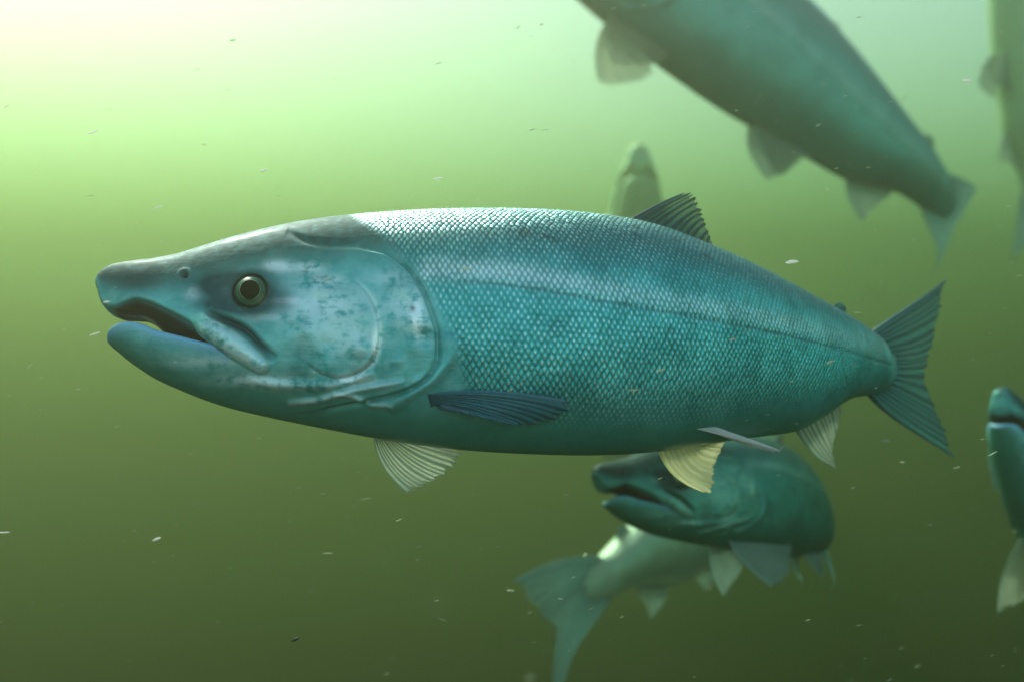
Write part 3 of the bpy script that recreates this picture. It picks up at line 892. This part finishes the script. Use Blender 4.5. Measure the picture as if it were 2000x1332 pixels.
# ------------------------------------------------------------------ drifting flakes
FLAKE_WHITE = plain_material('pale_flake', (0.92, 0.94, 0.90), 0.5, 0.2, 2000, 0.7)
FLAKE_YELLOW = plain_material('straw_flake', (0.60, 0.66, 0.50), 0.55, 0.2, 2000, 0.7)
FLAKE_DARK = plain_material('dark_flake', (0.035, 0.05, 0.03), 0.6, 0.3, 2000)


def flake_geo(length, width, thick, ang, seed):
    r = np.random.default_rng(seed)
    nu, nv = 12, 7
    V = []
    ph = r.uniform(0, 6.28, 4)
    for j in range(nv + 1):
        a = math.pi * j / nv
        for i in range(nu):
            b = 2 * math.pi * i / nu
            k = 1 + 0.16 * math.sin(2 * b + ph[0]) + 0.14 * math.sin(3 * b + ph[1]) * math.sin(a) + 0.08 * math.sin(5 * a + ph[2])
            V.append((-math.cos(a) * length / 2 * (1 + .1 * math.sin(b + ph[3])), math.sin(a) * math.sin(b) * thick / 2 * k, math.sin(a) * math.cos(b) * width / 2 * k + 0.10 * width * math.sin(2.2 * a + ph[1])))
    V = np.array(V)
    c, s = math.cos(ang), math.sin(ang)
    V = np.stack([V[:, 0] * c - V[:, 2] * s, V[:, 1], V[:, 0] * s + V[:, 2] * c], 1)
    i = np.arange((nv + 1) * nu).reshape(nv + 1, nu)
    F = np.stack([i[:-1], np.roll(i, -1, 1)[:-1], np.roll(i, -1, 1)[1:], i[1:]], -1).reshape(-1, 4)
    return V, F


SPECKS = [  # photo x, y, length px, width px, tilt, distance, material, label
    (1547, 512, 25, 8, 3, 0.50, FLAKE_WHITE, 'bright white flake drifting above the back of the large fish, near its tail'),
    (855, 349, 18, 4, 8, 0.50, FLAKE_WHITE, 'small white flake drifting above the scaled shoulder of the large fish'),
    (515, 334, 15, 3.5, 16, 0.50, FLAKE_WHITE, 'thin white flake drifting above the forehead of the large fish'),
    (182, 259, 24, 3, 20, 0.46, FLAKE_WHITE, 'thin slanting white sliver high at the left, well above the snout'),
    (306, 1052, 18, 5, 20, 0.46, FLAKE_WHITE, 'bright white sliver in the dark green water low at the left'),
    (640, 1080, 20, 3, 2, 0.48, FLAKE_YELLOW, 'thin level straw coloured sliver below the far pectoral fin'),
    (997, 1153, 15, 5, 3, 0.55, FLAKE_YELLOW, 'short straw coloured flake left of the pale blurred tail'),
    (1143, 1083, 11, 8, 20, 0.60, FLAKE_YELLOW, 'small squarish straw flake just above the pale fish tail'),
    (1728, 861, 18, 7, 8, 0.60, FLAKE_YELLOW, 'yellowish flake beside the lower tail lobe of the large fish'),
    (577, 1248, 17, 6, 28, 0.48, FLAKE_DARK, 'the only dark flake, near the bottom left'),
    (307, 406, 22, 3, 15, 0.48, FLAKE_WHITE, 'thin white sliver above the tip of the snout'),
    (1888, 158, 16, 6, 0, 0.62, FLAKE_WHITE, 'faint pale flake in the light water at the upper right'),
    (208, 590, 14, 3, 10, 0.45, FLAKE_WHITE, 'tiny pale sliver between the tips of the open jaws'),
    (185, 652, 22, 2.6, 18, 0.45, FLAKE_WHITE, 'thin pale sliver just left of the lower jaw tip'),
    (8, 1039, 24, 3, 3, 0.46, FLAKE_WHITE, 'level pale sliver at the left edge low in the water'),
]
for k, (px, py, ln, wd, tl, D, mt, lab) in enumerate(SPECKS):
    V, F = flake_geo(ln * D / FPX, wd * D / FPX, wd * 0.6 * D / FPX, math.radians(tl), 100 + k)
    o = mesh_obj('drifting_flake', V, F, mt)
    o.location = ((px - CX) / FPX * D, D, (CY - py) / FPX * D)
    tag(o, lab, 'flake', 'pale flakes drifting in the water')

VV, FF, n0 = [], [], 0
for k in range(3000):
    D = 0.42 + 1.2 * rng.random() ** 1.2 if k > 45 else rng.uniform(0.14, 0.33)
    x = (rng.random() * 2 - 1) * 0.62 * D; z = (rng.random() * 2 - 1) * 0.42 * D
    ln = (rng.gamma(1.6, 0.00075) + 0.0006) * (0.6 + 0.5 * D)
    V, F = flake_geo(ln, min(ln * rng.uniform(0.10, 0.24), 0.0006), ln * 0.09, math.radians(rng.normal(13, 10)), 1000 + k)
    VV.append(V + np.array([x, D, z])); FF.append(F + n0); n0 += len(V)
tag(mesh_obj('suspended_particles', np.concatenate(VV), np.concatenate(FF), FLAKE_YELLOW),
    'countless tiny pale particles hanging in the water', 'particles', kind='stuff')
